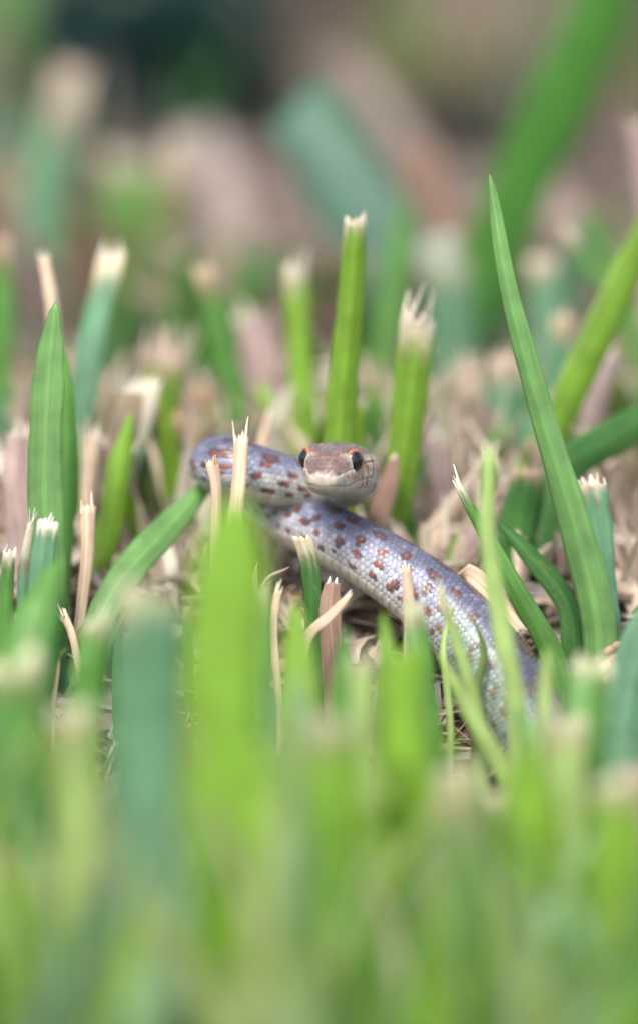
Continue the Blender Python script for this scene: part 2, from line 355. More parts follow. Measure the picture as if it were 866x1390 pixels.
    for sg in (1, -1):
        c = o0 + x0 * sg * .285 + u0 * ey_z
        ax2 = x0 * sg * 1.0 - t0 * .72 + u0 * .12; ax2 /= np.linalg.norm(ax2)
        def ball(name, r, frac, mat, par, flat=1.0, off=0.0):
            Z = Vector(ax2); q_ = Z.to_track_quat('Z', 'Y'); VV = []; FF = []; ns, nl_ = 14, 28
            for s in range(ns + 1):
                th = math.pi * frac * s / ns
                for l in range(nl_):
                    ph = 2 * math.pi * l / nl_
                    v = q_ @ Vector((math.sin(th) * math.cos(ph) * r, math.sin(th) * math.sin(ph) * r, (math.cos(th) * r) * flat + off)); VV.append(tuple(Vector(c) + v))
            for s in range(ns):
                for l in range(nl_): FF.append((s * nl_ + l, s * nl_ + (l + 1) % nl_, (s + 1) * nl_ + (l + 1) % nl_, (s + 1) * nl_ + l))
            o = mesh_obj(name, VV, FF, mat)
            o.parent = par
            for v in o.data.vertices: v.co = v.co - root.location
            return o
        eye = ball('eye', .154, 1, IRIS, root)
        ball('pupil', .1565, .30, PUPIL, eye)
        # orbit ring (small scales round the eye)
        Z = Vector(ax2); q_ = Z.to_track_quat('Z', 'Y'); VV = []; FF = []; n1, n2 = 40, 10
        for a1 in range(n1):
            t1 = 2 * math.pi * a1 / n1; bump = 1 + .12 * math.cos(t1 * 11)
            for a2 in range(n2):
                t2 = 2 * math.pi * a2 / n2
                rr = .143 + .019 * bump * math.cos(t2)
                v = q_ @ Vector((rr * math.cos(t1), rr * math.sin(t1),   .066 + .019 * bump * math.sin(t2))); VV.append(tuple(Vector(c) + v))
            for a2 in range(n2): FF.append((a1 * n2 + a2, ((a1 + 1) % n1) * n2 + a2, ((a1 + 1) % n1) * n2 + (a2 + 1) % n2, a1 * n2 + (a2 + 1) % n2))
        mesh_obj('eye_ring', VV, FF, ORBIT, root)
build_snake()

# ================================================================ grass
COL = dict(L=(.21, .37, .045), G=(.12, .29, .065), T=(.15, .31, .19), D=(.07, .20, .05), A=(.19, .37, .13), P=(.33, .45, .17), O=(.15, .21, .06),
           S=(.50, .39, .29), B=(.22, .145, .11), M=(.30, .225, .205), R=(.25, .205, .18), H=(.07, .22, .03), U=(.085, .20, .14), K=(.66, .60, .50), N=(.10, .06, .05))
def ribbon(pts, widths, col, turn=0, fold=.25, n=26, m=9, dry=.0, dry_base=0.25, ragged=0, thick=.012, tipcol=None, twist=0, pal=None):
    """closed leaf blade: a folded strip of real thickness along pts (base first). returns V,F,cols,luv,top frame"""
    k = len(pts); R = spline(pts, n, [[w] for w in widths] if len(widths) == k else None)
    P = R[:, :3]
    if len(widths) == k: Wd = R[:, 3]
    else: Wd = np.interp(np.linspace(0, 1, n), np.linspace(0, 1, len(widths)), widths)
    T = np.gradient(P, axis=0); T /= np.linalg.norm(T, axis=1)[:, None]
    seg = np.linalg.norm(np.diff(P, axis=0), axis=1); Ln = np.concatenate([[0], np.cumsum(seg)]); tot = Ln[-1]
    slant = random.uniform(-.35, .35)
    V = []; cols = []; luv = []; base = np.array(col); dryc = np.array(tipcol if tipcol is not None else COL['S'])
    u = np.linspace(-1, 1, m); rr = [random.random() for _ in range(m)]; hue = random.uniform(.92, 1.08); ph = random.random() * 50
    for i in range(n):
        X = Vector(T[i]).cross(Vector((0, 1, 0)) if abs(T[i][1]) < .92 else Vector((0, 0, 1))).normalized()
        f = i / (n - 1); a = math.radians(turn + twist * f)
        Y = X.cross(Vector(T[i])).normalized()
        Xr = X * math.cos(a) + Y * math.sin(a); Yr = -X * math.sin(a) + Y * math.cos(a)
        for s in (0, 1):
            for j in range(m):
                w = Wd[i] * .5 * u[j] * (1 + .045 * math.sin(f * 17 + ph * (1 if u[j] > 0 else 2.3)) + .02 * math.sin(f * 53 + ph))
                off = fold * Wd[i] * .5 * (1 - abs(u[j])) ** 1.0 + .02 * Wd[i] * math.cos(u[j] * 7 + ph) * .4
                p = Vector(P[i]) + Xr * w - Yr * (off + (thick * (1 if abs(u[j]) < .99 else .35) if s else 0))
                if ragged and i == n - 1: p += Vector(T[i]) * (ragged * (rr[j] - .6) + slant * u[j] * Wd[i] * .5)
                V.append(tuple(p))
                vein = 1 + (.22 if abs(u[j]) < .05 else 0) + (.015 if j % 2 else -.01)
                c = base * vein * hue * (.92 + .16 * f)
                dt = 0
                if dry > 0: dt = float(sst(1 - dry - .10 * rr[j], 1 - dry * .25, f))
                if f < dry_base: dt = max(dt, (1 - f / dry_base) * .75)
                # brown speck line where the living leaf meets the dead tip
                cc = c * (1 - dt) + dryc * dt
                if .25 < dt < .6 and dry > 0: cc = cc * np.array([.95, .78, .7])
                cols.append(cc); luv.append((u[j] * Wd[i] * .5 + ph, Ln[i] + ph, s))
    F = []
    def I(i, s, j): return (i * 2 + s) * m + j
    for i in range(n - 1):
        for j in range(m - 1):
            F.append((I(i, 0, j), I(i, 0, j + 1), I(i + 1, 0, j + 1), I(i + 1, 0, j)))
            F.append((I(i, 1, j), I(i + 1, 1, j), I(i + 1, 1, j + 1), I(i, 1, j + 1)))
        F.append((I(i, 0, 0), I(i + 1, 0, 0), I(i + 1, 1, 0), I(i, 1, 0)))
        F.append((I(i, 0, m - 1), I(i, 1, m - 1), I(i + 1, 1, m - 1), I(i + 1, 0, m - 1)))
    for j in range(m - 1):
        F.append((I(n - 1, 0, j), I(n - 1, 0, j + 1), I(n - 1, 1, j + 1), I(n - 1, 1, j)))
        F.append((I(0, 0, j), I(0, 1, j), I(0, 1, j + 1), I(0, 0, j + 1)))
    return V, F, cols, luv, (Vector(P[-1]), Vector(T[-1]), Xr, Yr, Wd[-1], fold, slant)
def fibres(frame, nf, ln, col, spread=.25):
    P, T, X, Y, w, fold, slant = frame; V = []; F = []; cols = []; luv = []
    for k in range(nf):
        u = -.95 + 1.9 * (k + .5 + random.uniform(-.45, .45)) / nf
        l = ln * random.uniform(.05, 1.0) ** 1.3; fw = w / nf * random.uniform(.35, 1.1)
        b = P + X * (u * w * .5) - Y * (fold * w * .5 * (1 - abs(u))) - T * (ln * .35 - slant * u * w * .5)
        dirv = (T + X * random.uniform(-spread, spread) + Y * random.uniform(-spread, spread)).normalized()
        bend = X * random.uniform(-.12, .12) + Y * random.uniform(-.15, .15)
        b0 = len(V); ns = 5; c = np.array(col) * random.uniform(.78, 1.1); ph = random.random() * 40
        for s in range(ns + 1):
            f = s / ns; p = b + dirv * (l + ln * .35) * f + bend * l * f * f; hw = fw * .5 * (1 - f ** 1.6) + .003
            for q in range(4):
                an = math.pi / 2 * q + .785
                V.append(tuple(p + X * hw * math.cos(an) * 1.4 + Y * min(hw, .012) * math.sin(an))); cols.append(c); luv.append((q * .02 + ph, f * l, 0))
        for s in range(ns):
            for q in range(4): F.append((b0 + s * 4 + q, b0 + s * 4 + (q + 1) % 4, b0 + (s + 1) * 4 + (q + 1) % 4, b0 + (s + 1) * 4 + q))
        F.append(tuple(b0 + ns * 4 + q for q in range(4)))
    return V, F, cols, luv
GROUPS = {'grass blade': 'grass blades of the lawn', 'dry grass': 'dry straws among the grass', 'dead leaf': 'dead leaves in the thatch'}
def blade(name, cat, label, col, path, base, w, tip='cut', turn=0, fold=.25, dry=.12, fray=.25, nf=7, group=None, twist=0, tipcol=None, thick=.012, dbase=.2, taper=.22, tpow=.5):
    """path: [(px,py,d)...] tip first; base (px,d) on the ground or None; w: widths in photo px tip..base"""
    pts = [at(*p) for p in path]; ds = [p[2] for p in path]
    if base is not None: pts.append(on_ground(*base)); ds.append(base[1])
    if base is not None and len(path) >= 2:
        k = random.uniform(-.13, .13)
        q = (pts[-1] + pts[-2]) * .5 + Vector((k, k * .6, 0)); pts.insert(-1, q); ds.insert(-1, (ds[-1] + ds[-2]) / 2)
    ws = list(w)
    ws = list(np.interp(np.linspace(0, 1, len(pts)), np.linspace(0, 1, len(ws)), ws))
    wc = [a / 100 * (D + d) / D for a, d in zip(ws, ds)]
    pts = pts[::-1]; wc = wc[::-1]
    if min(ds) < -1.5:
        dbase = min(dbase, .02); w = [x * .88 for x in w]
        if min(ds) < -4: dry *= .55; nf = max(0, nf - 2)
        if tipcol is None and cat == 'grass blade': tipcol = (.50, .50, .34)
    if cat == 'grass blade' and nf: nf = max(2, nf + random.randint(-3, 3)); fray *= random.uniform(.55, 1.35); tipcol = tipcol or random.choice([COL['K'], (.56, .47, .36), (.46, .36, .27), (.60, .55, .47), (.68, .64, .58)])
    twist = twist or random.uniform(-22, 22)
    mat = STRAW if cat in ('dry grass', 'dead leaf', 'straw') else LEAF
    if tip == 'point':
        # taper along the last stretch
        n = 40; R = spline(pts, n, [[x] for x in wc]); f = np.linspace(0, 1, n)
        tap = np.clip((1 - f) / taper, 0, 1) ** tpow; wl = (R[:, 3] * np.maximum(tap, .03)).tolist()
        V, F, cl, lv, fr = ribbon([Vector(r[:3]) for r in R], wl, COL[col], turn, fold, n=n, dry=dry * .3, twist=twist, tipcol=tipcol, thick=thick, dry_base=dbase)
    else:
        V, F, cl, lv, fr = ribbon(pts, wc, COL[col], turn, fold, n=32, dry=dry, ragged=fray * .6, twist=twist, tipcol=tipcol, thick=thick, dry_base=dbase)
    r = empty(name, pts[0]); tag(r, label, cat, group or GROUPS[cat])
    mesh_obj('leaf_blade' if mat is LEAF else 'dry_strip', V, F, mat, r, cols=cl, luv=lv)
    if tip != 'point' and nf:
        V, F, cl, lv = fibres(fr, nf, fray, tipcol if tipcol is not None else COL['K'])
        mesh_obj('frayed_tip', V, F, STRAW, r, cols=cl, luv=lv)['kind'] = 'stuff'
    return r
GB = 'grass blade'
def gb(label, *a, **k): return blade('grass_blade', GB, label, *a, **k)
def ds(label, *a, **k): return blade('dry_straw', 'dry grass', label, *a, **k)
def dl(label, *a, **k): return blade('dead_leaf', 'dead leaf', label, *a, **k)

# ---- in focus, behind or beside the snake
gb('upright bright green cut blade rising straight behind the snake\'s head', 'L', [(483, 296, 1.9), (476, 400, 2.1), (463, 560, 2.3)], (452, 2.6), [29, 36, 42, 44, 30], fold=.5, turn=12, dry=.035, fray=.14, nf=6)
gb('broad lime blade with ragged split top just right of the snake\'s head', 'L', [(567, 428, 2.5), (556, 540, 2.6), (538, 680, 2.8)], (525, 3.0), [50, 48, 40, 28], fold=.22, turn=-8, dry=.12, fray=.6, nf=7)
gb('long slender pointed blade leaning left across the right side, tallest in focus', 'A', [(664, 236, -.3), (690, 390, -.3), (738, 570, -.2), (785, 730, -.1), (812, 850, 0)], (822, .1), [20, 26, 42, 50, 46, 32], tip='point', taper=.10, tpow=.4, fold=.35, turn=15, dry=0)
gb('rounded upright green blade with pointed tip at the left edge', 'A', [(76, 408, .2), (66, 520, .2), (62, 660, .2)], (64, .3), [40, 50, 48, 34], tip='point', fold=.12, turn=5, dry=0)
gb('narrow green blade tucked behind the rounded left-edge blade', 'G', [(84, 452, 1.6), (92, 560, 1.6), (90, 680, 1.6)], (84, 1.6), [18, 26, 24, 20], tip='point', fold=.3, dry=0)
gb('short dark green cut blade with pale chewed top beside the long slender blade', 'T', [(796, 652, .9), (806, 740, .9), (816, 840, .8)], (818, .8), [56, 54, 46, 30], fold=.4, turn=20, dry=.05, fray=.12, nf=9)
gb('thin curving green blade with a white bristly tip right of the snake', 'G', [(619, 655, -.1), (655, 720, -.1), (700, 800, -.2), (752, 900, -.3)], (790, -.4), [9, 22, 32, 38, 30], fold=.3, turn=10, dry=.02, fray=.32, nf=5, tipcol=(.85, .83, .78))
gb('dark green arching blade behind the white-tipped curving blade', 'D', [(668, 700, .9), (715, 750, .8), (768, 820, .7)], (812, .6), [14, 30, 34, 28], tip='point', fold=.3, turn=-15, dry=0)
gb('dark green leaf stub with torn cream top lying against the snake\'s lower coil', 'D', [(408, 728, .1), (420, 765, .1)], (438, .1), [32, 30, 20], fold=.3, turn=25, dry=.22, fray=.16, nf=5)
gb('small teal cut blade with bright white frayed end at the far left', 'T', [(66, 708, -.6), (58, 760, -.6)], (46, -.6), [30, 36, 32], fold=.3, dry=.05, fray=.22, nf=6, tipcol=(.88, .86, .82))
gb('thin split blade left of the white-ended teal blade', 'T', [(42, 712, -.5), (32, 780, -.5)], (22, -.5), [10, 16, 16], fold=.3, dry=.25, fray=.3, nf=3)
gb('short pale-tipped stub on the very left margin', 'G', [(13, 748, -.6), (9, 820, -.6)], (6, -.6), [16, 22, 22], fold=.2, dry=.06, fray=.14, nf=3)
gb('diagonal green blade sloping down left from under the snake\'s upper coil', 'A', [(292, 645, 2.4), (225, 720, 1.6), (160, 795, .8)], (50, -.2), [38, 44, 44, 30], tip='point', fold=.15, turn=15, dry=0)
# ---- a little behind, soft
gb('teal blade with sandy cut tip leaning right at upper left', 'T', [(152, 345, 5), (128, 450, 4.8), (104, 590, 4.5)], (90, 4.3), [38, 40, 40, 30], fold=.25, turn=8, dry=.10, fray=.32, nf=7)
ds('small tan spike behind the rounded left-edge blade', 'S', [(60, 350, 3.2), (72, 420, 3.2)], (84, 3.2), [14, 18, 16], dry=0, fray=.15, nf=3)
gb('soft green blade with fluffy pale cut tip left of the central blade', 'L', [(400, 362, 6.2), (408, 480, 6.2), (414, 600, 6.2)], (416, 6.2), [32, 36, 34, 24], dry=.07, fray=.32, nf=8, fold=.2)
gb('soft dark green blade with sandy tip leaning left above the snake\'s coil', 'G', [(277, 365, 7), (297, 450, 7), (322, 560, 7)], (336, 7), [30, 32, 32, 22], dry=.09, fray=.4, nf=8, fold=.2)
gb('wide lime stump with broad pinkish frayed top at left', 'L', [(222, 470, 6), (212, 560, 6), (200, 660, 6)], (190, 6), [64, 58, 50, 34], dry=.16, fray=.5, nf=11, fold=.15, tipcol=(.62, .50, .44))
gb('pale teal blade with whitish top leaning right behind the lime one', 'T', [(195, 520, 4.4), (168, 620, 4.2), (140, 720, 4)], (120, 3.8), [50, 52, 48, 30], dry=.30, fray=.35, nf=7, fold=.15, tipcol=(.66, .62, .56))
gb('bright narrow pointed blade standing in front of the pale teal blade', 'L', [(178, 560, 3), (160, 650, 2.9), (140, 750, 2.8)], (130, 2.7), [26, 36, 36, 26], tip='point', fold=.3, dry=0)
gb('olive stump with reddish-brown edge right of the lime stump', 'O', [(268, 525, 6.4), (288, 600, 6.4)], (310, 6.4), [40, 44, 34], dry=.18, fray=.2, nf=5, tipcol=(.44, .32, .22))
gb('green-olive leaf mass below the lime stump at left', 'O', [(232, 560, 4.8), (205, 650, 4.6)], (180, 4.5), [52, 60, 40], dry=.10, fray=.2, nf=4, fold=.1, tipcol=(.36, .27, .16))
gb('blurred green blade at the left margin with pale tip', 'G', [(3, 325, 7.5), (5, 430, 7.5)], (5, 7.5), [26, 34, 26], dry=.12, fray=.3, nf=5)
gb('bright lime blade running off the right edge, leaning right', 'L', [(905, 250, 4.8), (850, 370, 4.5), (785, 510, 4.1), (720, 640, 3.8)], (628, 3.6), [44, 50, 50, 46, 34], tip='point', fold=.2, turn=-12, dry=0)
gb('dark green broad leaf sloping up to the right edge', 'D', [(910, 540, 3.8), (840, 590, 3.4), (760, 640, 3)], (690, 2.6), [46, 52, 48, 34], tip='point', fold=.2, turn=10, dry=0)
gb('dark olive leaf standing behind the white-tipped curving blade', 'D', [(716, 640, 2.6), (704, 700, 2.6)], (690, 2.6), [44, 56, 34], dry=.06, fray=.15, nf=5, fold=.2)
gb('narrow green blade with blunt pale tip near the right edge, left one of a pair', 'G', [(768, 316, 8.5), (800, 360, 8.5), (850, 430, 8.3)], (900, 8), [18, 22, 26, 20], dry=.08, fray=.15, nf=4)
gb('narrow green blade near the right edge, right one of a pair', 'G', [(796, 292, 9), (820, 340, 9), (870, 420, 9)], (920, 9), [16, 22, 24, 20], tip='point', dry=0)
gb('small teal blade with pale top behind the bright right-hand blade', 'T', [(764, 430, 7), (752, 520, 7)], (740, 7), [30, 38, 26], dry=.12, fray=.3, nf=5)
gb('soft teal stump with pink frayed top right of the split lime blade', 'T', [(688, 485, 7.2), (680, 580, 7.2)], (672, 7.2), [48, 54, 34], dry=.14, fray=.35, nf=7, tipcol=(.66, .52, .48))
gb('grey-green stump between the split lime blade and the pink-topped one', 'T', [(634, 500, 7.8), (628, 600, 7.8)], (622, 7.8), [40, 46, 30], dry=.25, fray=.35, nf=6, tipcol=(.56, .46, .40))
gb('pale teal blade low behind the split lime blade', 'T', [(740, 545, 6), (725, 620, 6)], (715, 6), [44, 46, 34], dry=.1, fray=.2, nf=5)
gb('green blade low behind the snake\'s head on the right', 'G', [(690, 575, 5), (655, 640, 5)], (630, 5), [40, 44, 30], tip='point', dry=0, turn=-10)
gb('yellow-green low blade behind the snake\'s head on the left', 'L', [(350, 520, 6.6), (378, 580, 6.5)], (400, 6.4), [26, 34, 26], tip='point', dry=0)
gb('lime short blade between central blade and snake coil', 'L', [(440, 520, 7.4), (432, 600, 7.4)], (428, 7.4), [30, 34, 26], dry=.12, fray=.2, nf=4)
gb('small bright green blade in the litter behind the lower coil', 'L', [(636, 700, 3.2), (618, 745, 3.1)], (608, 3), [12, 18, 14], tip='point', dry=0)
gb('upright green blade behind the brown dead leaf', 'G', [(548, 640, 3.2), (545, 700, 3.2)], (542, 3.2), [28, 32, 26], dry=0, fray=.1, nf=3)
# ---- far back, heavily blurred
gb('huge blurred green blade sweeping up to the top right corner', 'H', [(905, -200, 20), (775, 100, 18), (685, 300, 16), (610, 480, 14)], (570, 13), [88, 92, 92, 92, 60], tip='point', fold=.12, turn=-8, dry=0, dbase=.1)
gb('broad blurred teal blade behind the central blade, leaning left', 'U', [(400, 140, 19), (465, 240, 18.5), (535, 360, 18)], (575, 17.5), [90, 120, 104, 60], tip='cut', fold=.12, dry=0, nf=0, dbase=.1)
gb('blurred dark green edge blade beside the broad teal one', 'G', [(548, 270, 12), (540, 350, 12), (528, 430, 12)], (520, 12), [26, 34, 34, 26], tip='point', dry=0)
gb('blurred grey-green blade with pale top at upper left', 'T', [(100, 95, 24), (75, 210, 24), (45, 330, 24)], (25, 24), [52, 56, 52, 40], dry=.28, fray=.6, nf=6, tipcol=(.5, .43, .37))
gb('blurred green tuft blade in the middle of the upper left', 'G', [(172, 215, 30), (180, 300, 30)], (180, 30), [76, 90, 60], dry=.14, fray=.5, nf=6, tipcol=(.5, .46, .38))
gb('blurred lime-green blade at the top left corner', 'G', [(-5, -60, 60), (20, 60, 60)], (40, 60), [70, 80, 60], tip='point', dry=0)
gb('blurred grey-green blade at left below the corner', 'T', [(30, 140, 34), (10, 250, 34)], (0, 34), [40, 50, 40], tip='point', dry=0)
gb('blurred greenish blade right of the far tuft', 'O', [(250, 190, 22), (225, 300, 22)], (205, 22), [40, 50, 40], dry=.3, fray=.5, nf=5, tipcol=(.5, .43, .37))
gb('blurred dull green blade at the middle of the top edge', 'O', [(525, -20, 60), (560, 60, 60)], (580, 60), [50, 60, 50], tip='point', dry=0)
gb('blurred pale blue-green stump right of the broad teal blade', 'T', [(590, 325, 13), (610, 420, 13)], (620, 13), [64, 70, 50], dry=.3, fray=.3, nf=6, tipcol=(.45, .48, .42))
gb('blurred teal blade low at the right behind the slender blade', 'T', [(735, 350, 12), (745, 450, 12)], (750, 12), [40, 56, 50], dry=.1, fray=.3, nf=5)
dl('blurred mauve dead leaf slanting across the upper middle', 'R', [(465, 75, 32), (540, 170, 32), (620, 300, 32)], (680, 32), [30, 36, 36, 30], dry=0, fray=.2, nf=0, fold=.1, dbase=.0)
dl('blurred grey-brown dead leaf at top centre', 'B', [(335, -40, 70), (365, 60, 68), (400, 170, 66)], (430, 64), [44, 56, 56, 50], dry=0, nf=0, fold=.1, dbase=.0)
dl('blurred brown dead leaf below the far mauve one', 'B', [(560, 200, 20), (590, 280, 20)], (640, 20), [60, 66, 60], dry=0, nf=0, fold=.1, dbase=.0)
dl('blurred pale dead leaf on the right margin near the top', 'M', [(862, 170, 9), (880, 260, 9)], (900, 9), [24, 34, 30], dry=0, nf=3, fray=.3)
dl('blurred pinkish dead leaf at mid left background', 'R', [(262, 170, 36), (300, 250, 29)], (340, 28), [60, 70, 50], dry=0, nf=0, dbase=.0)
dl('blurred mauve dead leaf above the snake\'s coil', 'M', [(345, 430, 10), (360, 500, 10)], (380, 10), [50, 60, 46], dry=0, nf=4, fray=.4, dbase=.0)
dl('blurred dead leaf at right by the bright lime blade', 'M', [(826, 480, 5.5), (806, 560, 5.3)], (790, 5), [30, 34, 28], dry=0, nf=4, fray=.3)
dl('blurred sandy dead leaf at upper right', 'M', [(720, 230, 24), (770, 330, 24)], (800, 24), [60, 80, 60], dry=0, nf=0, dbase=.0)
# ---- straws and dead leaves near focus
ds('pale split straw standing upright in front of the snake\'s upper coil', 'S', [(328, 592, .35), (325, 650, .3), (318, 720, .2)], (312, .1), [19, 21, 16, 12], dry=0, fray=.36, nf=3, fold=.3, twist=15, thick=.02)
ds('short curled straw stub left of the upright split straw', 'S', [(288, 628, .3), (294, 665, .3)], (304, .1), [18, 15, 11], dry=0, fray=.12, nf=4, fold=.4, thick=.02, tipcol=(.55, .36, .22))
ds('narrow tan straw with white point standing against the lower coil', 'S', [(551, 770, -.5), (555, 830, -.5)], (556, -.7), [13, 17, 14], dry=0, fray=.2, nf=3, fold=.3, thick=.02, tipcol=(.85, .82, .76))
ds('forked dry stem standing at left below the pale straws', 'S', [(120, 690, .6), (119, 750, .6), (112, 820, .6)], (106, .6), [22, 17, 15, 12], dry=0, fray=.42, nf=4, fold=.3, thick=.03)
ds('pale upright straw behind the forked dry stem, left one', 'S', [(128, 590, 3.2), (120, 660, 3.2)], (114, 3.2), [22, 18, 14], dry=0, fray=.3, nf=4)
ds('pale upright straw behind the forked dry stem, right one', 'M', [(148, 600, 3.5), (138, 680, 3.5)], (128, 3.5), [24, 22, 16], dry=0, fray=.25, nf=4)
ds('curled straw scrap hanging beside the dark gap at left', 'S', [(86, 832, -.4), (100, 868, -.4)], (104, -.5), [12, 10, 8], dry=0, fray=.3, nf=3, fold=.4)
ds('leaning straw scrap left of the curled one', 'S', [(64, 850, -.6), (78, 890, -.6)], (86, -.6), [8, 9, 8], dry=0, fray=.15, nf=3)
ds('thin straw lying diagonally below the snake\'s lower coil', 'S', [(476, 806, -.7), (448, 836, -.8), (418, 866, -.9)], (400, -1), [8, 16, 14, 10], dry=0, fray=.12, nf=2, turn=20)
ds('thin yellowish straw leaning over the bluish lower coil', 'P', [(613, 828, -1.0), (602, 875, -1.0)], (596, -1.2), [6, 10, 9], dry=0, fray=.12, nf=2)
ds('fine straw sticking up at left of the tall blurred blades, near the coil', 'S', [(378, 800, -.8), (372, 850, -.8)], (370, -.9), [10, 10, 8], dry=0, fray=.2, nf=3)
ds('fine hooked straw beside the blurred lime blade', 'S', [(347, 775, -.8), (350, 840, -.8)], (352, -.9), [8, 10, 8], dry=0, fray=.2, nf=3)
ds('hair-thin straw reaching right from the litter', 'S', [(388, 772, -.6), (360, 790, -.7)], (350, -.9), [3, 4, 4], dry=0, nf=0)
dl('broad tan dead leaf leaning behind the snake\'s jaw', 'B', [(536, 620, 2.3), (527, 660, 2.3), (512, 705, 2.3)], (505, 2.3), [14, 30, 34, 24], dry=0, fray=.15, nf=3, fold=.2, dbase=.0)
dl('short tan dead leaf lying across the body behind the pale narrow blade', 'S', [(706, 860, -.15), (672, 818, .1), (632, 782, .5)], (596, 2.4), [30, 40, 32, 26], tip='cut', dry=0, nf=0, fold=.15, turn=0, dbase=.0, thick=.03)
dl('curled brown dead leaf behind the lower coil', 'M', [(690, 650, 3.2), (668, 700, 3.0), (640, 745, 2.8)], (600, 2.6), [16, 30, 32, 24], dry=0, nf=2, fray=.12, dbase=.0)
dl('brown translucent leaf scrap under the snake\'s lower coil', 'B', [(452, 790, -.1), (448, 830, -.2)], (444, -.4), [22, 34, 28], dry=0, fray=.1, nf=2, dbase=.0)
dl('pinkish dead sheath at left margin beside the rounded blade', 'M', [(24, 590, 2.6), (22, 660, 2.4)], (24, 2.2), [26, 44, 40], dry=0, nf=4, fray=.25, dbase=.0)
dl('sandy dead leaf behind the litter at right of the snake\'s head', 'M', [(585, 590, 4.5), (600, 660, 4.2)], (620, 3.9), [26, 36, 30], dry=0, nf=3, fray=.25, dbase=.0)
# ---- close to the lens, soft
gb('wide lime blade standing blurred in front of the coil\'s left end', 'L', [(322, 672, -8.5), (312, 780, -8.5), (298, 1000, -8.5)], (285, -8.5), [96, 104, 96, 70], fold=.1, dry=.0, tip='point', turn=5, taper=.16, tpow=.5)
gb('broad blurred blue-green blade left of the wide lime one', 'T', [(206, 805, -7), (200, 950, -7), (196, 1100, -7)], (190, -7), [84, 96, 96, 70], fold=.1, dry=.08, fray=.4, nf=9)
gb('blurred bent green leaf with rounded shoulder at left', 'G', [(78, 760, -3.2), (50, 830, -3.6), (24, 930, -4)], (10, -4.2), [48, 62, 60, 40], tip='point', fold=.15, dry=0, turn=8)
gb('dark green blurred blade in the shade below the rounded shoulder leaf', 'D', [(80, 830, -2.2), (66, 900, -2.2)], (56, -2.2), [26, 34, 26], tip='point', dry=0)
gb('blurred green blade with sandy top left of the blue-green one', 'G', [(134, 840, -4.2), (118, 960, -4.3)], (104, -4.4), [44, 50, 36], dry=.10, fray=.35, nf=7)
gb('blurred green blade with fine split top right of the wide lime one', 'G', [(352, 800, -2.4), (352, 900, -2.6)], (350, -2.8), [34, 42, 34], dry=.03, fray=.2, nf=6)
gb('blurred lime blade below the snake\'s lower coil, left', 'L', [(402, 815, -4.6), (404, 940, -4.8)], (408, -5), [52, 60, 44], dry=0, tip='point', taper=.25)
gb('pale blurred narrow blade crossing the snake\'s body at right', 'P', [(664, 612, -2.8), (661, 720, -2.9), (680, 850, -3), (704, 990, -3.1)], (720, -3.2), [18, 24, 28, 30, 22], dry=.0, fray=.14, nf=2, fold=.2)
gb('yellow-green blurred narrow blade leaning over the bluish coil', 'P', [(594, 884, -2.6), (638, 968, -2.7), (690, 1060, -2.9)], (720, -3), [16, 26, 28, 22], tip='point', dry=0, fold=.2)
gb('large teal blade entering from the right edge', 'T', [(905, 780, -2.2), (868, 880, -2.4), (845, 1000, -2.6)], (835, -2.8), [50, 64, 62, 40], tip='point', fold=.2, dry=0)
gb('blurred green blade standing against the lower coil in the middle', 'G', [(560, 820, -2.4), (570, 920, -2.8), (580, 1030, -3)], (585, -3.2), [24, 46, 50, 36], dry=.05, fray=.25, nf=5)
gb('pale mint blurred blade in the lower middle', 'P', [(494, 895, -5.6), (494, 1010, -5.8)], (496, -6), [36, 44, 32], dry=.05, fray=.2, nf=3)
gb('blurred lime blade right of the pale mint one', 'L', [(548, 880, -6), (552, 1010, -6)], (556, -6), [52, 64, 46], dry=0, nf=0, fray=.1)
gb('blurred green blade with teal cast in the middle', 'G', [(470, 850, -4.2), (462, 960, -4.4)], (456, -4.6), [20, 34, 30], tip='point', dry=0)
gb('blurred green blade with soft top at lower right', 'G', [(800, 900, -5), (790, 1010, -5.4)], (780, -5.8), [56, 66, 50], dry=.06, fray=.3, nf=6)
gb('blurred lime blade rising at the lower right', 'L', [(716, 1010, -7), (720, 1120, -7)], (722, -7), [70, 80, 60], tip='point', dry=0)
gb('blurred sandy-topped blade at right, low', 'P', [(770, 975, -6), (765, 1090, -6)], (760, -6), [56, 60, 44], dry=.18, fray=.4, nf=6)
gb('blurred green blade at the bottom left margin', 'G', [(22, 900, -7.5), (20, 1050, -7.5)], (20, -7.5), [70, 84, 60], dry=.1, fray=.3, nf=5)
gb('blurred pale green blade in the lower left', 'P', [(100, 960, -8), (104, 1120, -8)], (110, -8), [60, 72, 56], dry=.1, fray=.3, nf=5)
gb('blurred bluish blade in the bottom left', 'T', [(215, 1000, -10), (200, 1150, -10)], (196, -10), [70, 90, 70], dry=0, tip='point')
gb('blurred lime blade in the bottom centre-left', 'L', [(345, 1000, -9), (350, 1130, -9)], (352, -9), [66, 76, 56], tip='point', dry=0)
gb('blurred lime blade in the bottom centre', 'L', [(455, 980, -9), (452, 1120, -9)], (450, -9), [66, 74, 56], dry=.1, fray=.2, nf=5)
gb('blurred pale blade right of the bottom centre', 'P', [(620, 1040, -8), (628, 1160, -8)], (635, -8), [60, 66, 50], dry=.3, fray=.2, nf=5)
gb('blurred teal-grey blade low right of centre', 'T', [(668, 1080, -6), (672, 1180, -6)], (676, -6), [44, 56, 44], dry=.15, fray=.2, nf=5)
gb('blurred lime blade in the bottom right corner', 'L', [(835, 1060, -9), (838, 1180, -9)], (840, -9), [70, 84, 60], dry=.1, fray=.2, nf=5)
dl('blurred tan dead leaf in the bottom centre-left', 'S', [(300, 1090, -6), (292, 1190, -6)], (286, -6), [34, 40, 34], dry=0, nf=0, dbase=0)
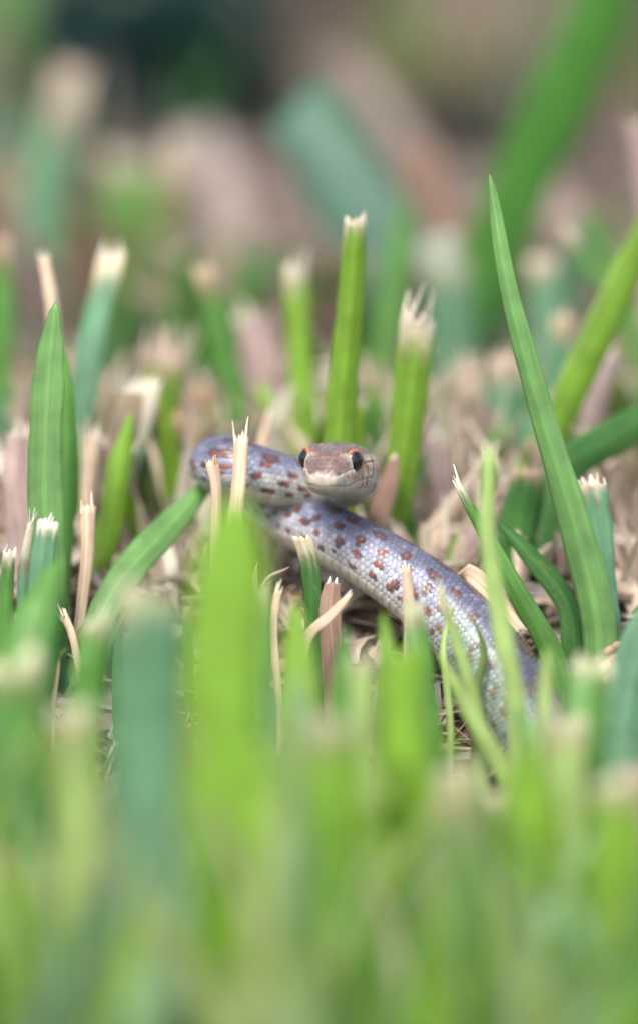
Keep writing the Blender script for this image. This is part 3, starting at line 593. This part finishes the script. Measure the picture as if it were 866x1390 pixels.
dl('blurred tan dead leaf near the bottom right edge', 'M', [(858, 1040, -6), (862, 1150, -6)], (864, -6), [40, 46, 34], dry=0, nf=0, dbase=0)

gb('thin olive wisp curling over the bluish part of the lower coil', 'O', [(641, 838, -.95), (656, 880, -1.0), (648, 935, -1.1)], (630, -1.3), [5, 11, 13, 10], tip='point', fold=.2, dry=0)
gb('faint yellow-green blade lying low over the bluish part of the lower coil', 'P', [(596, 800, -2.2), (622, 880, -2.3), (650, 980, -2.4)], (668, -2.5), [10, 16, 20, 16], dry=.1, fray=.2, nf=2, fold=.2)
ds('bent pale straw rising behind the snake\'s jaw on the right', 'S', [(590, 565, 3.4), (566, 620, 3.2), (548, 690, 3)], (540, 3), [8, 12, 12, 10], dry=0, fray=.2, nf=2)
ds('long pale stalk leaning right across the litter behind the lower coil', 'S', [(668, 610, 3.6), (628, 670, 3.4), (590, 735, 3.2)], (570, 3.2), [9, 14, 14, 10], dry=0, fray=.25, nf=3)
ds('pale dry stalk standing behind the upper coil, just left of the head', 'S', [(366, 560, 3.6), (356, 610, 3.5)], (350, 3.4), [10, 14, 12], dry=0, fray=.3, nf=3)
gb('soft pale green blade crossing the snake\'s tail end beside the narrow pale blade', 'P', [(742, 880, -4), (738, 980, -4.2)], (734, -4.4), [22, 30, 26], tip='point', dry=0)
gb('soft green blade leaning left over the tail end of the snake', 'A', [(700, 960, -3.6), (730, 1040, -3.8)], (750, -4), [26, 34, 28], tip='point', dry=0)
gb('soft bright blade overlapping the belly edge of the lower coil', 'L', [(520, 830, -3.4), (528, 930, -3.6)], (532, -3.8), [22, 32, 28], tip='point', dry=0)
# ---- seed head
def seed_head():
    r = empty('seed_head', at(822, 1000, -.8)); tag(r, 'small knobbly brown seed head on a thin stalk by the right edge', 'seed head')
    V, F, cl, lv, fr = ribbon([on_ground(770, -.9), at(795, 985, -.8), at(822, 962, -.8), at(829, 930, -.8), at(832, 872, -.8)], [.05, .05, .045, .04, .02], COL['B'], fold=.5, n=20, m=5, thick=.03)
    mesh_obj('stalk', V, F, STRAW, r, cols=cl, luv=lv)
    for i, (x, y, s) in enumerate(((824, 925, 1.0), (834, 915, .9), (822, 903, .95), (833, 894, 1.0), (826, 883, .8), (836, 876, .7))):
        c = at(x, y, -.85 + random.uniform(-.04, .04)); VV = []; FF = []; n1, n2 = 8, 10
        for a in range(n1 + 1):
            th = math.pi * a / n1
            for b in range(n2):
                ph = 2 * math.pi * b / n2; k = s * (1 + .18 * math.sin(ph * 5 + th * 3))
                VV.append(tuple(c + Vector((math.sin(th) * math.cos(ph) * .10 * k, math.sin(th) * math.sin(ph) * .08 * k, math.cos(th) * .075 * s + .03 * math.sin(th) * math.cos(ph)))))
        for a in range(n1):
            for b in range(n2): FF.append((a * n2 + b, a * n2 + (b + 1) % n2, (a + 1) * n2 + (b + 1) % n2, (a + 1) * n2 + b))
        mesh_obj('seed', VV, FF, SEED, r)
seed_head()

# ================================================================ masses nobody could count
def strips(name, items, mat, label, m=3):
    """items: (pts, widths, colour)"""
    V = []; F = []; cols = []; luv = []
    for pts, w, c, side, fold in items:
        b = len(V); n = len(pts); ph = random.random() * 60; c = np.array(c)
        for i, p in enumerate(pts):
            t = (pts[min(i + 1, n - 1)] - pts[max(i - 1, 0)]).normalized(); nrm = side.cross(t).normalized()
            for j in range(m):
                u = -1 + 2 * j / (m - 1)
                V.append(tuple(p + side * (u * w[i] * .5) + nrm * (fold * w[i] * (1 - abs(u))))); cols.append(c[i] if c.ndim == 2 else c); luv.append((u * w[i] * .5 + ph, i * .6 + ph, 0))
        for i in range(n - 1):
            for j in range(m - 1): F.append((b + i * m + j, b + i * m + j + 1, b + (i + 1) * m + j + 1, b + (i + 1) * m + j))
    return tag(mesh_obj(name, V, F, mat, None, cols=cols, luv=luv), label, None, None, 'stuff')
def snake_clear(x, y):
    px, py, d = proj((x, y, ground_z(x, y)))
    return d
# thatch
items = []
pal = [(.50, .41, .32), (.40, .31, .26), (.28, .21, .17), (.62, .55, .45), (.17, .12, .10), (.46, .36, .25), (.34, .30, .29), (.09, .06, .05), (.55, .50, .42)]
def straw_at(x, y, big=1.0, lift=.35):
    z = ground_z(x, y) + random.uniform(0, lift)
    a = random.uniform(0, math.pi); tilt = random.gauss(0, .28); ln = random.uniform(.5, 2.2) * big; w = random.choice([.03, .05, .06, .09, .13, .2, .32]) * big
    d = Vector((math.cos(a) * math.cos(tilt), math.sin(a) * math.cos(tilt), math.sin(tilt))); c = Vector((x, y, z))
    bend = Vector((random.uniform(-.15, .15), random.uniform(-.15, .15), random.uniform(-.1, .2))) * ln
    side = d.cross(Vector((random.uniform(-.6, .6), random.uniform(-.6, .6), 1))).normalized()
    pts = [c + d * ln * (f - .5) + bend * (4 * f * (1 - f)) for f in (0, .25, .5, .75, 1)]
    ww = [w * .6, w, w, w * .9, w * .3]
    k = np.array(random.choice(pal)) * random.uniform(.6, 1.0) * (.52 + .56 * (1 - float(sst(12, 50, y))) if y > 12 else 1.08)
    items.append((pts, ww, k, side, random.uniform(0, .25)))
for _ in range(8500):
    y = random.uniform(-14, 14); straw_at(random.uniform(-9, 9), y)
for _ in range(1300):      # dead stalks still standing at a slant behind and beside the snake
    y = random.uniform(1.8, 11); x = random.uniform(-8, 8); z = ground_z(x, y); h = random.uniform(.5, 2.3) * (1 if y > 3 else .6); a = random.uniform(0, 6.28); l = random.uniform(.1, 1.1) * h
    b = Vector((x, y, z)); tp_ = b + Vector((math.cos(a) * l, math.sin(a) * l * .5, h)); mid = (b + tp_) * .5 + Vector((random.uniform(-.12, .12), 0, 0)) * h
    w = random.choice([.04, .06, .09, .14, .22]); items.append(([b, (b + mid) * .5, mid, (mid + tp_) * .5, tp_], [w, w, w, w * .9, w * .3], np.array(random.choice([(.62, .52, .42), (.50, .40, .34), (.40, .30, .25), (.66, .60, .52), (.34, .27, .22)])) * random.uniform(.7, 1.05), Vector((1, random.uniform(-.5, .5), 0)).normalized(), random.uniform(.1, .4)))
for _ in range(4200):
    y = 14 + 70 * random.random() ** 1.3; straw_at(random.uniform(-1, 1) * (9 + .22 * y), y, 1.2, .6)
for _ in range(3500):
    y = 80 + 140 * random.random(); straw_at(random.uniform(-1, 1) * (12 + .22 * y), y, 2.4, .8)
strips('dry_thatch', items, STRAW, 'tangle of tan and brown dead grass clippings covering the soil')
# lawn fill
items = []
def env(px):      # highest picture row that uncounted grass in front of the focus plane may reach
    return float(np.interp(px, [-300, 0, 60, 120, 250, 330, 400, 480, 560, 640, 720, 790, 866, 1200], [820, 850, 860, 900, 880, 820, 860, 900, 920, 1020, 1090, 1020, 940, 900]))
gp = [COL['L'], COL['G'], COL['G'], COL['T'], COL['D'], COL['P'], COL['L'], COL['O']]
def grass_at(x, y, h, w, lean=.25, tip_py=None, pal_=gp, drytip=.5):
    z = ground_z(x, y) - .03; b = Vector((x, y, z)); a = random.uniform(0, 2 * math.pi)
    ln = Vector((math.cos(a), math.sin(a) * .6, 0)) * random.uniform(0, lean) * h
    top = b + Vector((0, 0, h)) + ln
    if tip_py is not None:
        for _ in range(6):
            px, py, d = proj(top)
            lim = tip_py(px)
            if py >= lim: break
            h *= .8; ln *= .8; top = b + Vector((0, 0, h)) + ln
        if proj(top)[1] < tip_py(px) or h < .5: return
    dirn = top - b; pts = [b + dirn * f - ln * (.5 * (f - f * f)) for f in (0, .2, .4, .6, .8, .93, 1)]
    side = Vector((math.cos(a + 1.3) if random.random() < .4 else 1, random.uniform(-.5, .5), 0)).normalized()
    c = np.array(random.choice(pal_)) * random.uniform(.75, 1.1); S_ = np.array(COL['S'])
    cut = random.random() < drytip
    cs = np.array([c * .7 if y < -2 else S_ * .5, c * .85, c, c, c, c * .5 + S_ * .5 if cut else c, S_ if cut else c])
    ww = [w * .5, w * .8, w, w, w * .95, w * .85, w * .7] if cut else [w * .5, w * .8, w, w * .9, w * .65, w * .35, w * .03]
    items.append((pts, ww, cs, side, random.uniform(.05, .3)))
FG = [(.42, .52, .30), (.30, .46, .30), (.22, .38, .27), (.48, .45, .34), (.42, .54, .22), (.40, .54, .20), (.28, .50, .07), (.55, .52, .36), (.32, .50, .26), COL['L'], COL['L'], COL['A'], COL['G'], COL['P'], COL['T'], COL['P'], COL['L'], (.34, .42, .17), (.24, .40, .24), (.30, .46, .12)]  # near grass palette; pale tones carry the lit sheen in the colour
for _ in range(520):      # in front of the focus plane
    y = random.uniform(-12.5, -3.2); grass_at(random.uniform(-7, 7), y, random.uniform(2.5, 6), random.choice([.08, .12, .2, .28, .4]), .6, lambda p, e=random.uniform(0, 260) ** 1.0: env(p) + e, FG, .06)
for _ in range(90):       # short growth beside the snake
    y = random.uniform(-3, 1.5); x = random.uniform(-8, 8)
    grass_at(x, y, random.uniform(.8, 2.2), random.uniform(.15, .35), .6, lambda p: float(np.interp(p, [0, 250, 300, 700, 790, 866], [760, 800, 900, 1050, 960, 820])))
def envb(px): return float(np.interp(px, [0, 120, 300, 420, 520, 600, 700, 866], [480, 500, 560, 540, 500, 520, 460, 430]))
for _ in range(230):
    y = random.uniform(3.5, 14); grass_at(random.uniform(-9, 9), y, random.uniform(1, 4), random.uniform(.2, .55), .5, envb, [COL['G'], COL['T'], COL['O'], COL['M'], COL['S'], COL['G'], COL['L']])
def envc(px): return float(np.interp(px, [0, 150, 260, 600, 866], [200, 260, 330, 330, 260]))
for _ in range(260):
    y = random.uniform(14, 45); grass_at(random.uniform(-1, 1) * (8 + .25 * y), y, random.uniform(1, 4), random.uniform(.3, .7), .5, envc, [COL['G'], COL['T'], COL['O'], COL['M'], COL['M'], COL['B']])
def envd(px): return -400
for _ in range(420):
    y = random.uniform(45, 260); grass_at(random.uniform(-1, 1) * (10 + .28 * y), y, random.uniform(1, 4.5), random.uniform(.3, .8), .6, None, [COL['G'], COL['O'], COL['M'], COL['B'], COL['B'], COL['D']])
for _ in range(46):      # tufts far behind, each of one tone
    y = 16 + 130 * random.random() ** 1.2; x0 = random.uniform(-1, 1) * (6 + .16 * y); px0, _, d0 = proj((x0, y, 3))
    if 60 < px0 < 400 and 24 < y < 110: continue
    c = random.choice([COL['H'], COL['O'], (.20, .16, .14), (.34, .29, .26), (.05, .06, .05), (.13, .20, .13), (.40, .35, .30), (.16, .11, .10)])
    for _k in range(26): grass_at(x0 + random.gauss(0, 1.0 + y * .012), y + random.gauss(0, 1.2), random.uniform(1, 4.2 if y > 30 else 3), random.uniform(.2, .6), .7, (envc if y < 40 else None), [c], .1)
strips('lawn_grass', items, LEAF, 'mass of cut lawn grass too dense to count')

# ---- dark blue-green plant far behind
def far_plant(label, px, d, rad, hgt, nleaf, col):
    g0 = on_ground(px, d); r = empty('leafy_plant', g0); tag(r, label, 'plant')
    V = []; F = []; cols = []; luv = []
    for k in range(nleaf):
        a = random.uniform(0, 2 * math.pi); rr = rad * random.random() ** .5; z = random.random() * hgt * (1 - .5 * (rr / rad) ** 2)
        c = g0 + Vector((math.cos(a) * rr, math.sin(a) * rr * .6, z)); s = random.uniform(1.0, 2.0)
        dr = Vector((math.cos(a), math.sin(a), random.uniform(-.4, .6))).normalized(); sd_ = dr.cross(Vector((random.uniform(-.4, .4), random.uniform(-.4, .4), 1))).normalized(); b = len(V)
        tint = np.array(col) * random.uniform(.5, 1.4)
        for f, w in ((0, .05), (.3, .42), (.6, .45), (1, .02)):
            for u in (-1, 0, 1):
                V.append(tuple(c + dr * s * f + sd_ * s * w * u * .5 + Vector((0, 0, -.12 * s * (f * f) + (.06 * s if u else 0))))); cols.append(tint); luv.append((u * .3 + k, f, 0))
        for i in range(3):
            for j in range(2): F.append((b + i * 3 + j, b + i * 3 + j + 1, b + i * 3 + j + 4, b + i * 3 + j + 3))
    o = mesh_obj('foliage', V, F, LEAF, r, cols=cols, luv=luv); o['kind'] = 'stuff'
    V, F, cl, lv, fr = ribbon([g0, g0 + Vector((.1, 0, hgt * .5)), g0 + Vector((.3, .1, hgt * .95))], [.5, .4, .15], COL['N'], fold=.6, n=8, m=5, thick=.3)
    mesh_obj('stem', V, F, STRAW, r, cols=cl, luv=lv)
far_plant('dark blue-green low plant far behind at upper left, heavily blurred', 215, 56, 3.4, 7.5, 900, (.03, .105, .125))
far_plant('dark teal low plant at the top edge left of centre, far behind', 455, 92, 2.6, 6, 350, (.03, .075, .085))
